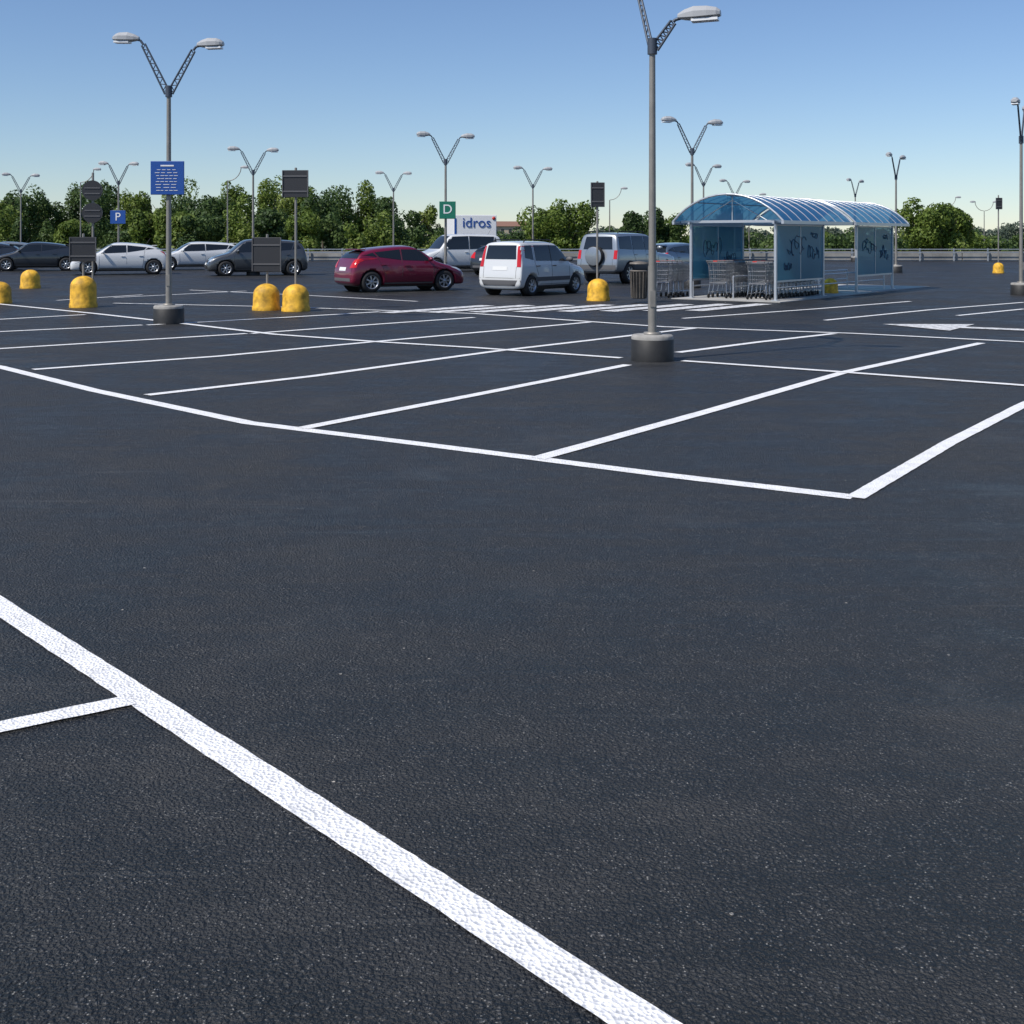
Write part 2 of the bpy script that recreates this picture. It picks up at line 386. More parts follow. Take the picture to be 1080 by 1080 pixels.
b,l=sign(281,326.5,.02,1.76,[('rect',1.29,.70,.80,'signback')]); b.obj('traffic_sign',l,-.08)
b,l=sign(312,327.5,0,3.3,[('rect',2.93,.61,.63,'signback')]); b.obj('traffic_sign',l,-.05)
b,l=sign(630,316.5,0,3.2,[('rect',2.84,.38,.66,'signback')]); b.obj('traffic_sign',l,.1)
b,l=sign(1053,287.5,0,3.7,[('rect',3.3,.32,.55,'signback')]); b.obj('traffic_sign',l,.1)
# blue rules board on the left lamp
x,y=G(178,341); b=MB(); b.box((0,-.09,2.86),(.66,.03,.66),'signblue',.01)
b.box((0,-.109,3.10),(.26,.004,.028),'white')
for i in range(8):
    w=.50-.12*random.random(); z=3.02-i*.058
    n=random.randint(3,5); xx=-w/2
    for k in range(n):
        ww=w/n*random.uniform(.6,.9); b.box((xx+ww/2,-.109,z),(ww,.004,.010),'white'); xx+=w/n
b.box((0,-.055,3.05),(.14,.05,.03),'pole'); b.box((0,-.055,2.68),(.14,.05,.03),'pole')
b.obj('information_sign',(x,y,0))
def textmesh(txt,size,ext=.004):
    c=bpy.data.curves.new('t','FONT'); c.body=txt; c.size=size; c.extrude=ext; c.align_x='CENTER'; c.align_y='CENTER'
    o=bpy.data.objects.new('t',c); scene.collection.objects.link(o); bpy.context.view_layer.update()
    me=bpy.data.meshes.new_from_object(o.evaluated_get(bpy.context.evaluated_depsgraph_get()))
    r=([v.co.copy() for v in me.vertices],[tuple(p.vertices) for p in me.polygons]); bpy.data.objects.remove(o); return r
# blue P-type sign on lamp at 125
z=F*(5.6-H)/(250-172); x,y=GX(125,z); b=MB(); b.box((0,-.10,2.75),(.8,.03,.7),'signblue',.01)
vs,fs=textmesh('P',.6); b.add(vs,fs,'white',False,Matrix.Translation((0,-.125,2.75))@Matrix.Rotation(math.pi/2,4,'X')); b.box((0,-.06,2.75),(.12,.06,.04),'pole'); b.obj('parking_sign',(x,y,0))
z=F*(5.6-H)/(250-142); x,y=GX(472,z-.2); b=MB(); b.box((0,0,2.72),(.62,.03,.66),'signgreen',.01)
vs,fs=textmesh('D',.5); b.add(vs,fs,'white',False,Matrix.Translation((0,-.02,2.74))@Matrix.Rotation(math.pi/2,4,'X')); b.box((0,.06,2.72),(.12,.09,.04),'pole'); b.obj('section_sign',(x,y,0))

# litter bin
b=MB(); b.lathe([(.16,.10),(.19,.12),(.22,.80),(.235,.80),(.235,.84),(.20,.84),(.19,.5),(0,.5)],'bin',20)
for i in range(16):
    a=i*math.pi/8; b.tube((math.cos(a)*.20,math.sin(a)*.20,.12),(math.cos(a)*.232,math.sin(a)*.232,.8),.01,'bin',4)
b.tube((.28,0,0),(.28,0,1.25),.025,'pole'); b.box((.25,0,.7),(.06,.05,.04),'pole'); b.lathe([(.25,1.0),(.24,1.04),(.0,1.08)],'bin',20)
x,y=G(674,319); b.obj('litter_bin',(x,y,0))

# ---------------------------------------------------------------- trolley shelter
SL,SW=9.2,2.5
b=MB()
b.box((SL/2+1.0,SW/2,.01),(SL+3.0,SW+.7,.02),'pad')
b.obj('paved_island',(6.95,31.25,0),math.atan2(.8,.6))
b=MB()
ov=.36; half=SW/2+ov; rise=.72; R=(half*half+rise*rise)/(2*rise); zc=2.12+rise-R; am=math.asin(half/R)
def arc(t,dr=0): a=-am+2*am*t; return (SW/2+(R+dr)*math.sin(a),zc+(R+dr)*math.cos(a))
def roofseg(x0,x1):
    n=14; vs=[];fs=[]
    m_=max(2,int((x1-x0)/.5))
    for i in range(m_+1):
        for k in range(n+1):
            yy,zz=arc(k/n); vs.append((x0+(x1-x0)*i/m_,yy,zz))
    for i in range(m_):
        for k in range(n): fs.append((i*(n+1)+k,(i+1)*(n+1)+k,(i+1)*(n+1)+k+1,i*(n+1)+k+1))
    b.add(vs,fs,'roof',True)
    nr=int(round((x1-x0)/.62))
    for i in range(nr+1):
        xx=x0+(x1-x0)*i/nr; r=.03 if i in(0,nr) else .011
        pts=[(xx,*arc(k/14,.01)) for k in range(15)]; b.path(pts,r,'alu',6)
    for t in (0,1):
        yy,zz=arc(t); b.box(((x0+x1)/2,yy,zz-.03),(x1-x0+.04,.07,.09),'alu')
    for t in (.25,.5,.75):
        yy,zz=arc(t,-.02); b.tube((x0,yy,zz),(x1,yy,zz),.02,'alu',6)
roofseg(-.35,4.45); roofseg(4.75,9.45)
for xx in (0,3.2,5.8,8.95):
    for yy in (0,SW):
        b.box((xx,yy,1.08),(.07,.07,2.12),'alu',.008); b.box((xx,yy,.03),(.18,.18,.02),'alu')
    b.box((xx,SW/2,2.12),(.06,SW+.6,.07),'alu')
    b.tube((xx,SW/2,2.15),(xx,SW/2,2.82),.02,'alu',6)
    b.tube((xx,SW*.1,2.15),(xx,SW/2,2.7),.015,'alu',6); b.tube((xx,SW*.9,2.15),(xx,SW/2,2.7),.015,'alu',6)
for yy in (0,SW):
    b.box((4.5,yy,2.09),(9.3,.06,.08),'alu')
for (x0,x1) in ((0,3.2),(5.8,8.95)):
    for yy in (0,SW):
        b.box(((x0+x1)/2,yy,1.28),(x1-x0-.08,.012,1.5),'panel')
        b.box(((x0+x1)/2,yy,.52),(x1-x0-.08,.04,.05),'alu'); b.box(((x0+x1)/2,yy,2.02),(x1-x0-.08,.04,.04),'alu')
        b.box(((x0+x1)/2,yy,1.28),(.03,.035,1.44),'alu')
# graffiti scribbles on the side panels: loose looping tags
def tag(x0,z0,y,w,h,seed,r=.0085):
    rr=random.Random(seed); n=rr.randint(4,6); pts=[]; cx=x0
    for k in range(n):
        rx=w/n*rr.uniform(.35,.75); rz=h*rr.uniform(.25,.55); a0=rr.uniform(0,6.28); sg=rr.choice((-1,1)); zz=z0+h*rr.uniform(-.2,.2); m_=rr.randint(6,10)
        for i in range(m_):
            a=a0+sg*i*.62; pts.append((cx+w/n*.5+rx*math.cos(a),y,zz+rz*math.sin(a)))
        cx+=w/n
    b.path(pts,r,'spray',4)
for i,(x0,z0,w,h) in enumerate(((.75,1.5,1.2,.48),(2.1,1.25,.8,.4),(.5,.9,.5,.2),(2.3,1.75,.45,.15),(6.3,1.45,1.2,.42),(7.7,1.2,.8,.35),(8.1,1.7,.45,.15))):
    tag(x0,z0,-.014,w,h,40+i)
for i,(x0,z0,w,h) in enumerate(((.7,1.4,1.1,.45),(2.0,1.1,.7,.3),(6.3,1.4,1.3,.4))):
    tag(x0,z0,SW-.014,w,h,80+i)
# corral rails
for yy in (.02,SW-.02,SW/2):
    b.path([(.3,yy+.12,.02),(.3,yy+.12,.62),(8.6,yy+.12,.62),(8.6,yy+.12,.02)],.022,'alu',8)
    b.tube((.3,yy+.12,.34),(8.6,yy+.12,.34),.018,'alu',8)
b.obj('trolley_shelter',(6.95,31.25,0),math.atan2(.8,.6))
# shopping trolley
def trolley():
    b=MB(); w=.007
    def P(x,y,z): # basket taper: front (x=.95) narrower
        t=x/.95; return (x,y*(1-.28*t),z)
    zb0,zb1=.42,.52; zt0,zt1=.98,.90
    zb=lambda x:zb0+(zb1-zb0)*x/.95; zt=lambda x:zt0+(zt1-zt0)*x/.95
    hw=.28
    for s in (-1,1):
        for k in range(15):
            x=.95*k/14; b.tube(P(x,s*hw*.85,zb(x)),P(x,s*hw,zt(x)),w*.8,'chrome',4,cap=False)
        for k in range(6):
            t=k/5; f=lambda x:P(x,s*hw*(.85+.15*t),zb(x)+(zt(x)-zb(x))*t); b.tube(f(0),f(.95),w*(1.6 if k in(0,5) else .8),'chrome',4,cap=False)
    for x in (0,.95):
        for k in range(9):
            y=-hw+2*hw*k/8; b.tube(P(x,y*.85,zb(x)),P(x,y,zt(x)),w*.8,'chrome',4,cap=False)
        for k in range(6):
            t=k/5; z=zb(x)+(zt(x)-zb(x))*t; yy=hw*(.85+.15*t); b.tube(P(x,-yy,z),P(x,yy,z),w*(1.6 if k in(0,5) else .8),'chrome',4,cap=False)
    for k in range(12):
        x=.95*k/11; b.tube(P(x,-hw*.85,zb(x)),P(x,hw*.85,zb(x)),w*.8,'chrome',4,cap=False)
    for s in (-1,1):
        b.path([(-.12,s*.27,1.02),(0,s*.26,.9),(.05,s*.24,.45),(.0,s*.27,.16)],.012,'chrome')
        b.path([(0,s*.27,.16),(.85,s*.18,.16),(.80,s*.16,.5)],.012,'chrome')
        for x in (0,.85):
            yy=s*(.27 if x==0 else .18)
            b.lathe([(0,-.015),(.06,-.015),(.06,.015),(0,.015)],'black',14,c=(x,yy,.06),axis='Y'); b.tube((x,yy,.06),(x,yy,.17),.012,'chrome')
    b.tube((-.12,-.28,1.02),(-.12,.28,1.02),.016,'greyplastic',8)
    b.box((-.12,0,1.02),(.04,.12,.03),'redpl')
    return b.mesh('shopping_trolley')
tm=trolley()
ang=math.atan2(.8,.6)
def shl(x,y): return (6.95+.6*x-.8*y, 31.25+.8*x+.6*y)
for row,y0,n,x0 in ((0,.62,13,.15),(1,1.85,11,.3)):
    for i in range(n):
        x,y=shl(x0+i*.27,y0+random.uniform(-.015,.015)); place('shopping_trolley',tm,(x,y,.02),ang+random.uniform(-.015,.015))
for i in range(4):
    place('shopping_trolley',tm,(4.15+i*.17,33.3+i*.22,0),ang+.1)
x,y=shl(5.0,.5); place('yellow_bollard',bm_,(x,y,.02),0,.72)

# ---------------------------------------------------------------- vehicles
dg=bpy.context.evaluated_depsgraph_get
def body_and_bvh(spec):
    L,W,Ht,zb=spec['L'],spec['W'],spec['H'],spec.get('zb',.2)
    rings=[]; hw=W/2
    for st in spec['st']:
        x,top,wf=st[0],st[1],st[2]; zbl=st[3] if len(st)>3 and st[3] else zb
        belt=spec['belt']; gh=top>belt+.12
        bl=belt if gh else top-.07
        w=hw*wf; ring=[(0,zbl),(w*.86,zbl)]
        for fr,ww in ((.14,.965),(.48,1.0),(.86,.985),(1.0,.945)): ring.append((w*ww,zbl+(bl-zbl)*fr))
        if gh:
            k=(top-bl)/(Ht-bl); wr=w*(.945+(spec['rw']-.945)*k)
            ring+=[(wr+.01,top-.085),(wr-.06,top-.02),(0,top+.02)]
        else: ring+=[(w*.88,top-.035),(w*.76,top-.01),(0,top+.012)]
        full=[(x,y,z) for y,z in ring]+[(x,-y,z) for y,z in ring[-2:0:-1]]
        rings.append(full)
    n=len(rings[0]); vs=[p for r in rings for p in r]; fs=[]
    for k in range(len(rings)-1):
        for i in range(n): fs.append((k*n+i,k*n+(i+1)%n,(k+1)*n+(i+1)%n,(k+1)*n+i))
    fs.append(tuple(range(n))[::-1]); fs.append(tuple(range((len(rings)-1)*n,len(rings)*n)))
    me=bpy.data.meshes.new('tmp'); me.from_pydata(vs,[],fs)
    bm=bmesh.new(); bm.from_mesh(me); bmesh.ops.recalc_face_normals(bm,faces=bm.faces); bm.to_mesh(me); bm.free()
    o=bpy.data.objects.new('tmp',me); scene.collection.objects.link(o)
    ms=o.modifiers.new('s','SUBSURF'); ms.levels=2; ms.render_levels=2
    bpy.context.view_layer.update()
    ev=bpy.data.meshes.new_from_object(o.evaluated_get(dg())); 
    V=[v.co.copy() for v in ev.vertices]; Fc=[tuple(p.vertices) for p in ev.polygons]
    bvh=BVHTree.FromPolygons(V,Fc)
    cm=MB(); r=spec['r']+.055
    for x in spec['ax']:
        for s in (-1,1):
            n=32; y0,y1=s*(hw-.26),s*(hw+.3); vs=[]
            for yy in (y0,y1):
                for i in range(n): a=2*math.pi*i/n; vs.append((x+r*math.cos(a),yy,spec['r']+r*math.sin(a)))
            cm.add(vs,[(i,(i+1)%n,n+(i+1)%n,n+i) for i in range(n)]+[tuple(range(n))[::-1],tuple(range(n,2*n))],'black')
    cme=cm.mesh('cut'); bm=bmesh.new(); bm.from_mesh(cme); bmesh.ops.recalc_face_normals(bm,faces=bm.faces); bm.to_mesh(cme); bm.free()
    co=bpy.data.objects.new('cut',cme); scene.collection.objects.link(co)
    mb_=o.modifiers.new('b','BOOLEAN'); mb_.operation='DIFFERENCE'; mb_.object=co; mb_.solver='EXACT'
    bpy.context.view_layer.update()
    ev2=bpy.data.meshes.new_from_object(o.evaluated_get(dg()))
    V2=[v.co.copy() for v in ev2.vertices]; F2=[tuple(p.vertices) for p in ev2.polygons]
    if len(F2)<100: V2,F2=V,Fc
    bpy.data.objects.remove(o); bpy.data.objects.remove(co)
    return V2,F2,bvh
def patch(mb,bvh,quad,view,mat,off=.007,n=8,m=5):
    """conform a 4-corner panel to the body. view: 'L','R' (corners x,z) or 'F','B' (corners y,z)"""
    vs=[];ok=True
    for j in range(m+1):
        for i in range(n+1):
            s,t=i/n,j/m
            a=[quad[0][k]*(1-s)*(1-t)+quad[1][k]*s*(1-t)+quad[2][k]*s*t+quad[3][k]*(1-s)*t for k in (0,1)]
            if view in 'LR':
                sg=1 if view=='L' else -1; h=bvh.ray_cast(Vector((a[0],sg*3,a[1])),Vector((0,-sg,0)))
            else:
                sg=1 if view=='F' else -1; h=bvh.ray_cast(Vector((sg*6,a[0],a[1])),Vector((-sg,0,0)))
            if h[0] is None: vs.append(None); continue
            nn=h[1]; d=Vector((0,sg,0)) if view in 'LR' else Vector((sg,0,0))
            if nn.dot(d)<0: nn=-nn
            vs.append(h[0]+nn*off)
    fs=[]
    for j in range(m):
        for i in range(n):
            q=(j*(n+1)+i,j*(n+1)+i+1,(j+1)*(n+1)+i+1,(j+1)*(n+1)+i)
            if all(vs[k] is not None for k in q): fs.append(q)
    vs=[v if v is not None else Vector((0,0,.5)) for v in vs]
    mb.add(vs,fs,mat,True)
def seam(mb,bvh,pts,view,mat='black',r=.006):
    out=[]
    for a,c in zip(pts[:-1],pts[1:]):
        for i in range(6):
            t=i/5; p=(a[0]+(c[0]-a[0])*t,a[1]+(c[1]-a[1])*t)
            if view in 'LR':
                sg=1 if view=='L' else -1; h=bvh.ray_cast(Vector((p[0],sg*3,p[1])),Vector((0,-sg,0)))
            else:
                sg=1 if view=='F' else -1; h=bvh.ray_cast(Vector((sg*6,p[0],p[1])),Vector((-sg,0,0)))
            if h[0] is not None: out.append(h[0])
    mb.path(out,r,mat,4)
def wheel(mb,x,y,s,r,w=.2,spokes=7):
    T=Matrix.Translation((x,y,r))
    o=s
    mb.lathe([(r*.62,o*.0),(r*.66,o*.012),(r*.93,o*.004),(r,-o*.03),(r,-o*(w-.03)),(r*.9,-o*w),(r*.5,-o*w)],'tyre',30,axis='Y',M4=T)
    mb.lathe([(r*.68,o*.010),(r*.60,o*.004),(r*.58,-o*.08),(0,-o*.09)],'rim',30,axis='Y',M4=T)
    mb.lathe([(r*.57,-o*.07),(0,-o*.07)],'black',24,axis='Y',M4=T,smooth=False)
    mb.lathe([(r*.17,-o*.05),(r*.15,-o*.005),(0,-o*.003)],'rim',16,axis='Y',M4=T)
    for k in range(spokes):
        R_=T@Matrix.Rotation(2*math.pi*k/spokes,4,'Y'); mb.box((r*.37,-o*.025,0),(r*.5,.03,r*.15),'rim',.004,R_)
def ellips(mb,c,rad,mat,n=12,m=8):
    vs=[];fs=[]
    for j in range(m+1):
        ph=-math.pi/2+math.pi*j/m
        for i in range(n):
            th=2*math.pi*i/n; vs.append((c[0]+rad[0]*math.cos(ph)*math.cos(th),c[1]+rad[1]*math.cos(ph)*math.sin(th),c[2]+rad[2]*math.sin(ph)))
    for j in range(m):
        for i in range(n): fs.append((j*n+i,j*n+(i+1)%n,(j+1)*n+(i+1)%n,(j+1)*n+i))
    mb.add(vs,fs,mat,True)
_cache={}
def make_car(kind,paint):
    sp=SPECS[kind]
    if kind not in _cache: _cache[kind]=body_and_bvh(sp)
    V,Fc,bvh=_cache[kind]; mb=MB(); mb.add(V,Fc,paint,True)
    hw=sp['W']/2; L=sp['L']
    for q,mat in sp['side']:
        for vw in 'LR': patch(mb,bvh,q,vw,mat)
    for q,mat in sp['rear']:
        patch(mb,bvh,q,'B',mat)
        if q[0][0]*q[1][0]>0: patch(mb,bvh,[(-a,z) for a,z in q],'B',mat)
    for q,mat in sp['front']:
        patch(mb,bvh,q,'F',mat)
        if q[0][0]*q[1][0]>0: patch(mb,bvh,[(-a,z) for a,z in q],'F',mat)
    for pl in sp['seams']:
        for vw in 'LR': seam(mb,bvh,pl,vw)
    for pl in sp.get('rseams',[]): seam(mb,bvh,pl,'B')
    for pl in sp.get('fseams',[]): seam(mb,bvh,pl,'F')
    for x in sp['ax']:
        for s in (-1,1):
            wheel(mb,x,s*(hw-.035),s,sp['r'])
            mb.lathe([(sp['r']+.05,0),(0,0)],'black',24,c=(x,s*(hw-.245),sp['r']),axis='Y',smooth=False)
    mx=sp['mirror']
    for s in (-1,1):
        ellips(mb,(mx[0],s*(hw+.09),mx[1]),(.07,.12,.075),'greyplastic' if sp.get('hm') else paint); mb.tube((mx[0],s*(hw-.08),mx[1]-.05),(mx[0],s*(hw+.05),mx[1]-.02),.02,'black')
        for hx,hz in sp['handles']: 
            h=bvh.ray_cast(Vector((hx,s*3,hz)),Vector((0,-s,0)))
            if h[0]: mb.box((hx,h[0].y+s*.015,hz),(.17,.03,.03),sp.get('hm',paint) or paint,.006)
        if sp.get('rails'):
            x0,x1,z=sp['rails']; y=s*(hw*sp['rw']-.1); mb.path([(x0,y,z-.05),(x0+.08,y,z+.02),(x1-.08,y,z+.02),(x1,y,z-.05)],.018,'black')
    ax=sp['antenna']; mb.tube((ax[0],0,ax[1]),(ax[0]-.18,0,ax[1]+.28),.006,'black',4)
    if sp.get('spoiler'):
        xs,zs=sp['spoiler']; mb.box((xs,0,zs),(.22,hw*1.25,.035),paint,.012)
    if sp.get('spare'):
        xs,zs=sp['spare']; T=Matrix.Translation((xs,.05,zs))@Matrix.Rotation(math.pi/2,4,'Z')
        mb.lathe([(.37,-.0),(.37,.13),(.34,.17)],'tyre',28,axis='Y',M4=T); mb.lathe([(.34,.17),(.30,.185),(0,.19)],paint,28,axis='Y',M4=T)
    mb.box((0,0,sp.get('zb',.2)+.02),(L*.8,hw*1.5,.1),'black')
    return mb.mesh('car')
def hw_(W): return W/2
def hatch(L=3.95,W=1.72,Ht=1.47,belt=.95,rw=.76,tail=.42,five=True,r=.31,zb=.19,drop=0.0,hood=0.0):
    h=L/2; ax=(-h+.66,h-.80)
    wt=h-1.62-hood*1.5; wb=h-.98-hood
    rr_=Ht-drop
    st=[(-h,.60,.78,.33),(-h+.05,.78,.90,.26),(-h+.13,belt+.02,.95),(-h+tail*.62,belt+(rr_-belt)*.62,.965),(-h+tail,rr_-.07,.975),(-h+tail+.35,rr_-.015+drop*.25,.985),(-.25,Ht-drop*.12,1.0),(wt-.1,Ht-.02,1.0),(wt+.08,Ht-.07,1),((wt+wb)/2+.1,belt+(Ht-belt)*.45,1.0),(wb,belt+.01,1.0),(wb+.35,belt-.07,.98),(h-.25,belt-.19,.93),(h-.08,.62,.84),(h,.50,.72,.26)]
    wz=belt+.035; zt=Ht-.115; k=drop*1.0
    side=[([(-.28,wz-.01+k*.25),(wb-.18,wz-.025),(wt+.10,zt-.03),(-.28,zt-k*.25)],'glass'),
          ([(-h+tail+.42,wz+.03+k*.9),(-.33,wz-.01+k*.3),(-.33,zt-k*.25),(-h+tail+.30,zt-.03-k*.85)],'glass'),
          ([(-h+.32,wz+.07+k*1.2),(-h+tail+.36,wz+.035+k*.95),(-h+tail+.24,zt-.035-k*.9),(-h+.44,zt-.11-k)],'glass'),
          ([(ax[0]+r+.1,zb+.06),(ax[1]-r-.1,zb+.06),(ax[1]-r-.1,zb+.11),(ax[0]+r+.1,zb+.11)],'greyplastic')]
    rear=[([(-hw_(W)*.78,belt+.06+k*.5),(hw_(W)*.78,belt+.06+k*.5),(hw_(W)*.64,rr_-.13),(-hw_(W)*.64,rr_-.13)],'glass'),
          ([(.52,belt-.20),(.80,belt-.17),(.76,belt+.10),(.60,belt+.05)],'tail'),
          ([(-.26,.66),(.26,.66),(.26,.77),(-.26,.77)],'plate'),
          ([(-.62,.34),(.62,.34),(.62,.44),(-.62,.44)],'greyplastic'),
          ]
    front=[([(-hw_(W)*.80,belt+.04),(hw_(W)*.80,belt+.04),(hw_(W)*.68,Ht-.11),(-hw_(W)*.68,Ht-.11)],'glass'),
           ([(.40,.60),(.76,.63),(.78,.76),(.46,.70)],'head'),([(-.36,.58),(.36,.58),(.38,.68),(-.38,.68)],'black'),
           ([(-.5,.32),(.5,.32),(.55,.45),(-.55,.45)],'black'),([(-.26,.48),(.26,.48),(.26,.57),(-.26,.57)],'plate')]
    d0=-.30; f0=wb-.12
    seams=[[(d0,zb+.12),(d0,zt)],[(f0,zb+.14),(f0,belt)],[(-h+tail+.36,zt-k),(-h+tail+.38,wz+k),(ax[0]+r+.12,.55),(ax[0]+r+.16,zb+.12)],[(f0,zb+.13),(-h+tail+.95,zb+.13)],[(h-.25,.52),(wb+.05,belt-.1)]]
    rs=[[(-.68,.62),(-.66,.9)],[(-.68,.60),(.68,.60)],[(.68,.62),(.66,.9)]]
    d=dict(L=L,W=W,H=Ht,belt=belt,rw=rw,zb=zb,st=st,ax=ax,r=r,side=side,rear=rear,front=front,seams=seams,rseams=rs,fseams=[[(-.7,belt-.17),(.7,belt-.17)]],
        mirror=(wb-.28,belt+.07),handles=((-.14,belt-.12),(-h+tail+.55,belt-.10)),antenna=(-h+tail+.3,Ht-.03-drop*.7))
    if drop>.05: d['spoiler']=(-h+tail-.06,rr_-.045)
    return d
SPECS={}
SPECS['hatch']=hatch(3.95,1.72,1.45,.94,.74,.50,r=.325,drop=.09,hood=.10)
SPECS['midhatch']=hatch(4.25,1.8,1.47,.95,.75,.66,r=.335,drop=.11,hood=.16)
SPECS['wagon']=hatch(4.6,1.8,1.47,.95,.75,.50,r=.335,drop=.06,hood=.20)
mpv=hatch(4.4,1.82,1.62,1.02,.78,.36,r=.33,drop=.06,hood=.05); SPECS['mpv']=mpv
van=hatch(4.4,1.82,1.86,1.08,.84,.22,r=.33); SPECS['van']=van
# small boxy hatch
L=3.50; h=L/2; W=1.60; Ht=1.58; belt=.96
sb=hatch(L,W,Ht,belt,.80,.2,r=.29)
sb['st']=[(-h,.56,.86,.33),(-h+.03,.74,.95,.26),(-h+.07,belt+.02,.97),(-h+.12,belt+.34,.975),(-h+.18,Ht-.05,.98),(-h+.24,Ht-.02,.98),(-h+.5,Ht,.985),(-.2,Ht,1),(.12,Ht-.02,1),(.30,Ht-.07,1),(.58,belt+.30,1),(.86,belt+.02,1),(.93,belt-.01,1),(1.25,.90,.985),(1.52,.83,.96),(h-.09,.74,.93),(h-.03,.62,.9),(h,.5,.84,.28)]
sb['rear']=[([(-.55,belt+.10),(.55,belt+.10),(.50,Ht-.12),(-.50,Ht-.12)],'glass'),
  ([(.60,.84),(.73,.84),(.655,Ht-.14),(.56,Ht-.14)],'tail'),([(-.26,.74),(.26,.74),(.26,.85),(-.26,.85)],'plate'),
  ([(-.74,.30),(.74,.30),(.74,.46),(-.74,.46)],'greyplastic')]
sb['side']=[([(-.16,1.00),(.72,.985),(.34,1.44),(-.16,1.46)],'glass'),([(-.96,1.01),(-.20,1.0),(-.20,1.46),(-.96,1.46)],'glass'),([(-1.46,1.10),(-1.06,1.03),(-1.06,1.46),(-1.40,1.45)],'glass'),
  ([(-.20,1.0),(-.16,1.0),(-.16,1.46),(-.20,1.46)],'black'),([(-1.01,.42),(.78,.42),(.78,.54),(-1.01,.54)],'greyplastic'),([(-1.01,.24),(.78,.24),(.78,.30),(-1.01,.30)],'greyplastic')]
sb['ax']=(-h+.58,h-.62); sb['r']=.30; sb['mirror']=(.60,1.04); sb['handles']=((-.06,.86),(-.88,.86)); sb['hm']='greyplastic'; sb['rails']=(-1.3,.1,Ht+.02)
sb['seams']=[[(-.18,.3),(-.18,1.0)],[(.78,.32),(.74,.96)],[(-1.01,1.46),(-1.01,.95),(-.88,.6)],[(.78,.33),(-.8,.33)],[(.86,.9),(1.5,.80)]]; sb['rseams']=[[(-.72,.52),(.72,.52)],[(-.58,.52),(-.58,.85)],[(.58,.52),(.58,.85)]]
sb['antenna']=(.1,Ht)
SPECS['boxy']=sb
# off-roader
L=4.5; h=L/2; W=1.84; Ht=1.86; belt=1.17
sv=hatch(L,W,Ht,belt,.80,.25,r=.385,zb=.38)
sv['st']=[(-h,.74,.86,.50),(-h+.04,.92,.95,.44),(-h+.10,belt+.02,.97),(-h+.17,belt+.40,.975),(-h+.24,Ht-.05,.98),(-h+.32,Ht-.02,.98),(-h+.6,Ht,.99),(-.3,Ht,1),(.20,Ht-.02,1),(.38,Ht-.08,1),(.58,belt+.3,1),(.80,belt+.0,1),(.88,belt-.03,1),(1.3,1.12,.99),(1.9,1.06,.97),(h-.09,.98,.94),(h-.04,.80,.92),(h,.66,.86,.48)]
sv['rear']=[([(-.62,belt+.08),(.62,belt+.08),(.55,Ht-.15),(-.55,Ht-.15)],'glass'),([(.70,.90),(.84,.90),(.82,1.22),(.70,1.22)],'tail'),([(-.80,.52),(.80,.52),(.80,.68),(-.80,.68)],'greyplastic')]
sv['side']=[([(-.16,1.23),(.66,1.20),(.38,1.72),(-.16,1.74)],'glass'),([(-1.04,1.24),(-.22,1.23),(-.22,1.74),(-1.02,1.74)],'glass'),([(-1.98,1.27),(-1.12,1.24),(-1.10,1.74),(-1.92,1.71)],'glass'),([(-.90,.42),(.90,.42),(.90,.70),(-.90,.70)],'greyplastic'),([(1.95,.86),(2.15,.86),(2.12,1.0),(1.95,1.02)],'head')]
sv['ax']=(-h+.92,h-.80); sv['mirror']=(.66,1.30); sv['handles']=((-.04,1.06),(-.92,1.06)); sv['rails']=(-1.8,.1,Ht+.03); sv['spare']=(-h+.03,1.0)
sv['seams']=[[(-.19,.45),(-.19,1.74)],[(.78,.45),(.74,1.15)],[(-1.07,1.74),(-1.07,1.1),(-.92,.8)]]; sv['antenna']=(.1,Ht)
SPECS['suv']=sv
def car(kind,paint,px,z,deg,name='parked_car'):
    x,y=GX(px,z); place(name,make_car(kind,paint),(x,y,0),math.radians(deg))
car('hatch','cp_red',422,37.6,30)
car('boxy','cp_white',563,35.6,54)
car('suv','cp_silver',662,45,54)
car('wagon','cp_blue',712,51.5,54)
car('midhatch','cp_dark',540,54,54)
car('van','cp_white',482,59,205)
car('mpv','cp_grey',270,52.8,200)
car('midhatch','cp_white',126,54.2,199)
car('wagon','cp_white',208,62,203)
car('midhatch','cp_dark',38,60,198)
car('hatch','cp_silver',5,70,200)
car('midhatch','cp_dark',-20,62,198)
# box truck
b=MB(); b.box((-1.2,0,1.75),(3.6,2.3,2.25),'white',.03); b.box((-1.2,0,.55),(3.6,1.0,.12),'black')
b.box((1.55,0,1.15),(1.7,1.95,1.5),'white',.12,taper=(.75,.88)); b.box((1.95,0,1.5),(.75,1.7,.55),'glass',.05)
b.box((1.5,0,1.48),(.8,1.86,.5),'glass',.05); b.box((-3.03,0,.55),(.08,2.1,.14),'greyplastic'); b.box((-3.012,0,.82),(.03,2.3,.18),'signblue')
for x_ in (-2.1,1.7):
    for s in (-1,1): wheel(b,x_,s*.98,s,.36)
b.box((-3.01,1.06,1.75),(.02,.10,1.9),'signblue')
vs,fs=textmesh('idros',.76,.008); RT=Matrix.Translation((-3.02,-.08,2.45))@Matrix.Rotation(-math.pi/2,4,'Z')@Matrix.Rotation(math.pi/2,4,'X')
b.add(vs,fs,'signblue',False,RT); b.lathe([(0,-.01),(.09,-.01),(.09,.01),(0,.01)],'redpl',16,axis='Y',M4=Matrix.Translation((-3.02,-1.0,2.7))@Matrix.Rotation(math.pi/2,4,'Z'))
x,y=GX(490,62); b.obj('box_truck',(x,y+4,0),math.radians(100))

